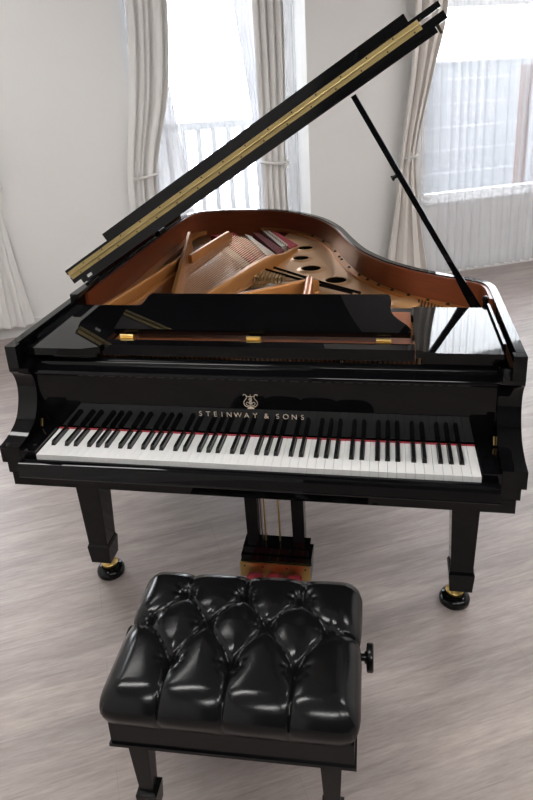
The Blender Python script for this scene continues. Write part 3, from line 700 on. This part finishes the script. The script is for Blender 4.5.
def curtain(label, levels, nf, amp, seed, m, tie=None):
    base = W((levels[-1][1] + levels[-1][2]) / 2, levels[-1][3], levels[-1][0])
    t = thing('tied_curtain', label, 'curtain', base, 'heavy curtains held by tiebacks')
    obj('drape', drape(levels, nf, amp, .004, seed), m, t, smooth=True, ang=80)
    if tie:
        z, u0, u1, o, rx, side = tie
        c = (u0 + u1) / 2; hw = (u1 - u0) / 2
        ring = [W(c + hw * math.cos(a), o + rx * math.sin(a), z + .012 * side * math.cos(a)) for a in [2 * PI * k_ / 28 for k_ in range(29)]]
        bm = B(); tube(bm, ring, .010, 8)
        obj('tieback', bm, TIE, t, smooth=True, ang=80, label='pale tieback cord')
        bm = B(); u = u0 if side > 0 else u1
        for k_ in range(8):
            a = 2 * PI * k_ / 8
            tube(bm, [W(u + .02 * side, o + rx * .8, z - .004), W(u + .02 * side + .026 * math.cos(a), o + rx * .8 + .012, z - .004 + .026 * math.sin(a)), W(u + .02 * side + .012 * math.cos(a + .6), o + rx * .8 + .010, z - .004 + .04 * math.sin(a + .6))], .004, 6)
        obj('tieback_rosette', bm, TIE, t, smooth=True, ang=80)
    return t
Z2 = H - .03
curtain('ivory curtain on the left side of the tall bright window, tied back', [(Z2, -1.06, -.78, .03, 1), (2.1, -1.075, -.81, .03, 1), (1.6, -1.12, -.86, .03, 1), (1.05, -1.195, -.995, .03, .8), (.75, -1.21, -.98, .03, .9), (.03, -1.23, -.93, .03, 1)], 3, .030, 3, CLOTHW, (1.05, -1.155, -.985, .03, .05, 1))
curtain('pale curtain on the right side of the tall bright window, partly behind the piano lid', [(Z2, -.215, .02, -.03, 1), (1.75, -.205, .01, -.03, 1), (1.05, -.20, -.015, -.03, .7), (.7, -.205, -.01, -.03, .9), (.03, -.22, .01, -.03, 1)], 4, .024, 5, CLOTHW, (1.05, -.21, -.01, -.03, .05, -1))
curtain('beige curtain tied back left of the wide sheer-covered window, right of the lid prop', [(Z2, .93, 1.12, .11, 1), (2.4, .94, 1.16, .11, 1), (2.05, .95, 1.20, .11, 1), (1.6, .93, 1.10, .11, 1), (1.02, .86, .985, .11, .8), (.6, .81, 1.02, .11, .9), (.03, .72, 1.11, .11, 1)], 3, .036, 8, CLOTH, (1.02, .895, .995, .11, .05, 1))
curtain('pale curtain at the far left edge, its hem above the white baseboard', [(Z2, -2.65, -2.10, .06, 1), (1.05, -2.40, -2.055, .06, .9), (.6, -2.42, -2.03, .07, .9), (.10, -2.52, -1.985, .08, 1)], 6, .026, 11, CLOTHW)
def sheer(label, levels, nf, amp, seed, m):
    o = obj('sheer_curtain', drape(levels, nf, amp, 0, seed, nu=nf * 14, nv=40), m, None, smooth=True, ang=180)
    return tag(o, label, 'curtain')
sheer('white sheer curtain over the tall bright window behind the lid', [(Z2, -1.06, -.10, -.23, 1), (.05, -1.08, -.06, -.23, 1)], 13, .014, 2, SHEER)
sheer('wide white sheer curtain hanging to the floor over the right window', [(Z2, 1.06, 2.95, .042, 1), (.03, 1.08, 2.95, .042, 1.1)], 19, .011, 4, SHEER)
sheer('gathered white sheer hanging aslant beside the pale curtain right of the tall window', [(Z2, -.38, -.20, -.165, 1), (2.15, -.315, -.18, -.165, 1), (1.4, -.23, -.14, -.165, 1), (.05, -.20, -.10, -.165, 1)], 4, .010, 9, SHEERG)
sheer('gathered white sheer flaring out below the ivory curtain left of the tall window', [(Z2, -.95, -.89, -.165, .6), (1.9, -.95, -.84, -.165, .8), (1.2, -.97, -.76, -.165, 1), (.05, -1.0, -.64, -.165, 1)], 4, .010, 12, SHEERG)
sheer('narrow gathered white sheer beside the wall pier, right of the pale curtain', [(Z2, .0, .13, -.14, 1), (.05, .0, .12, -.14, 1)], 2, .010, 6, SHEERD)
for u0, u1, o, lab in ((-1.13, .147, -.03, 'white curtain rail above the tall bright window'), (.85, 3.0, .06, 'white curtain rail above the wide right window'), (-2.9, -1.95, .06, 'white curtain rail at the far left')):
    r = obj('curtain_rail', wbox(B(), u0, u1, o - .05, o + .05, Z2 + .006, H), TRIM); tag(r, lab, 'curtain rail')

# ------------------------------------------------------------------ outside
bal = thing('balcony_railing', 'pale balcony railing outside the tall bright window, seen through the sheer', 'railing', W(-.5, -1.4, 0))
obj('top_rail', wbox(B(), -1.9, 1.0, -1.43, -1.37, 1.22, 1.29), RAILM, bal, bevel=.004)
obj('bottom_rail', wbox(B(), -1.9, 1.0, -1.42, -1.38, .12, .16), RAILM, bal)
for i in range(20):
    u = -1.8 + i * .14; obj('baluster', wbox(B(), u - .022, u + .022, -1.415, -1.385, .1601, 1.2199), RAILM, bal)
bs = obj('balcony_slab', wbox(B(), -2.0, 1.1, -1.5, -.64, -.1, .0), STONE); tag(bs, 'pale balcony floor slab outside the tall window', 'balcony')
obj('rail_post', wbox(B(), -1.9, -1.85, -1.42, -1.38, 0, .12), RAILM, bal); obj('rail_post', wbox(B(), .95, 1.0, -1.42, -1.38, 0, .12), RAILM, bal)
nb = thing('neighbour_house', 'pale clad house wall outside the right window, seen through the sheer', 'house', W(3, -2.8, -1))
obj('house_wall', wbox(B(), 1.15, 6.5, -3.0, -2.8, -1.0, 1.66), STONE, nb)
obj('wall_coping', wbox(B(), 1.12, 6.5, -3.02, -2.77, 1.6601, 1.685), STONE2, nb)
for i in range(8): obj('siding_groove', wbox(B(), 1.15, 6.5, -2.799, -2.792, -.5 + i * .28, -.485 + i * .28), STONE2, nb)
bp = obj('brick_pillar', wbox(B(), 2.47, 2.57, -.70, -.655, .0, 1.62), BRICK); tag(bp, 'reddish brown brick pillar outside the right window', 'pillar')
gr = struct('trim_ground', wbox(B(), -8, 9, -9, -1.6, -1.2, -1.0), STONE)

# ------------------------------------------------------------------ ceiling lamps of the room, plus two added fill panels at the back
for i, (u, o) in enumerate([(-2.0, 5.6), (-.2, 5.6), (1.6, 5.6), (-2.2, 3.2), (1.6, 3.2), (-2.2, 1.35), (2.1, 1.35)]):
    lab = ['long white ceiling panel lamp behind the bench, nearest the left wall', 'long white ceiling panel lamp behind the bench, middle of three', 'long white ceiling panel lamp behind the bench, nearest the right wall', 'long white ceiling panel lamp left of the keyboard', 'long white ceiling panel lamp right of the keyboard', 'added ceiling fill panel brightening the back wall, left of the tall window', 'added ceiling fill panel brightening the back wall, before the wide right window'][i]
    t = thing('ceiling_light', lab, 'lamp', W(u, o, H), 'ceiling panel lamps')
    bm = B(); wbox(bm, u - .62, u + .62, o - .17, o + .17, H - .03, H - .0005)
    obj('lamp_housing', bm, TRIM, t, bevel=.003)
    obj('diffuser', wbox(B(), u - .60, u + .60, o - .15, o + .15, H - .038, H - .0302), LAMP if o > 2 else BACK_FILL, t)  # the rear pair is added fill

# ------------------------------------------------------------------ sky, camera
w = bpy.data.worlds.new('sky'); scene.world = w; w.use_nodes = True
bg = w.node_tree.nodes['Background']; bg.inputs[0].default_value = (.93, .965, 1, 1); bg.inputs[1].default_value = 12.5
for u0, u1, z0, z1, o in ((-1.0, .10, .06, 2.76, -.56), (1.12, 2.9, .62, 2.92, -.22), (-3.15, -2.42, .62, 2.78, -.22)):
    ld = bpy.data.lights.new('window_portal', 'AREA'); ld.shape = 'RECTANGLE'; ld.size = u1 - u0; ld.size_y = z1 - z0; ld.cycles.is_portal = True
    lo = bpy.data.objects.new('window_portal', ld); COL.objects.link(lo); lo.location = W((u0 + u1) / 2, o, (z0 + z1) / 2)
    lo.rotation_euler = Vector((0, 0, -1)).rotation_difference(DN).to_euler()

cd = bpy.data.cameras.new('camera'); cam = bpy.data.objects.new('camera', cd); COL.objects.link(cam)
yaw, pitch, roll, fpx = .1912, .3569, -.0567, 667.52
cd.sensor_fit = 'VERTICAL'; cd.sensor_height = 36; cd.lens = fpx / 800 * 36; cd.shift_y = -81.9 / 800
cd.clip_start = .02; cd.clip_end = 100
cy, sy, cp, sp = math.cos(yaw), math.sin(yaw), math.cos(pitch), math.sin(pitch)
f = Vector((-sy * cp, cy * cp, -sp)); r = Vector((cy, sy, 0)); u = r.cross(f)
r2 = r * math.cos(roll) + u * math.sin(roll); u2 = u * math.cos(roll) - r * math.sin(roll)
Rm = Matrix((r2, u2, -f)).transposed().to_4x4()
cam.matrix_world = Matrix.Translation((.3713, -1.5029, 1.7076)) @ Rm
scene.camera = cam
vs = scene.view_settings; vs.view_transform = 'Standard'; vs.look = 'None'; vs.gamma = 1; vs.exposure = 0; vs.use_curve_mapping = False
scene.cycles.use_denoising = True
scene.cycles.max_bounces = 10; scene.cycles.transparent_max_bounces = 24; scene.cycles.sample_clamp_indirect = 6
scene.cycles.caustics_reflective = False; scene.cycles.caustics_refractive = False
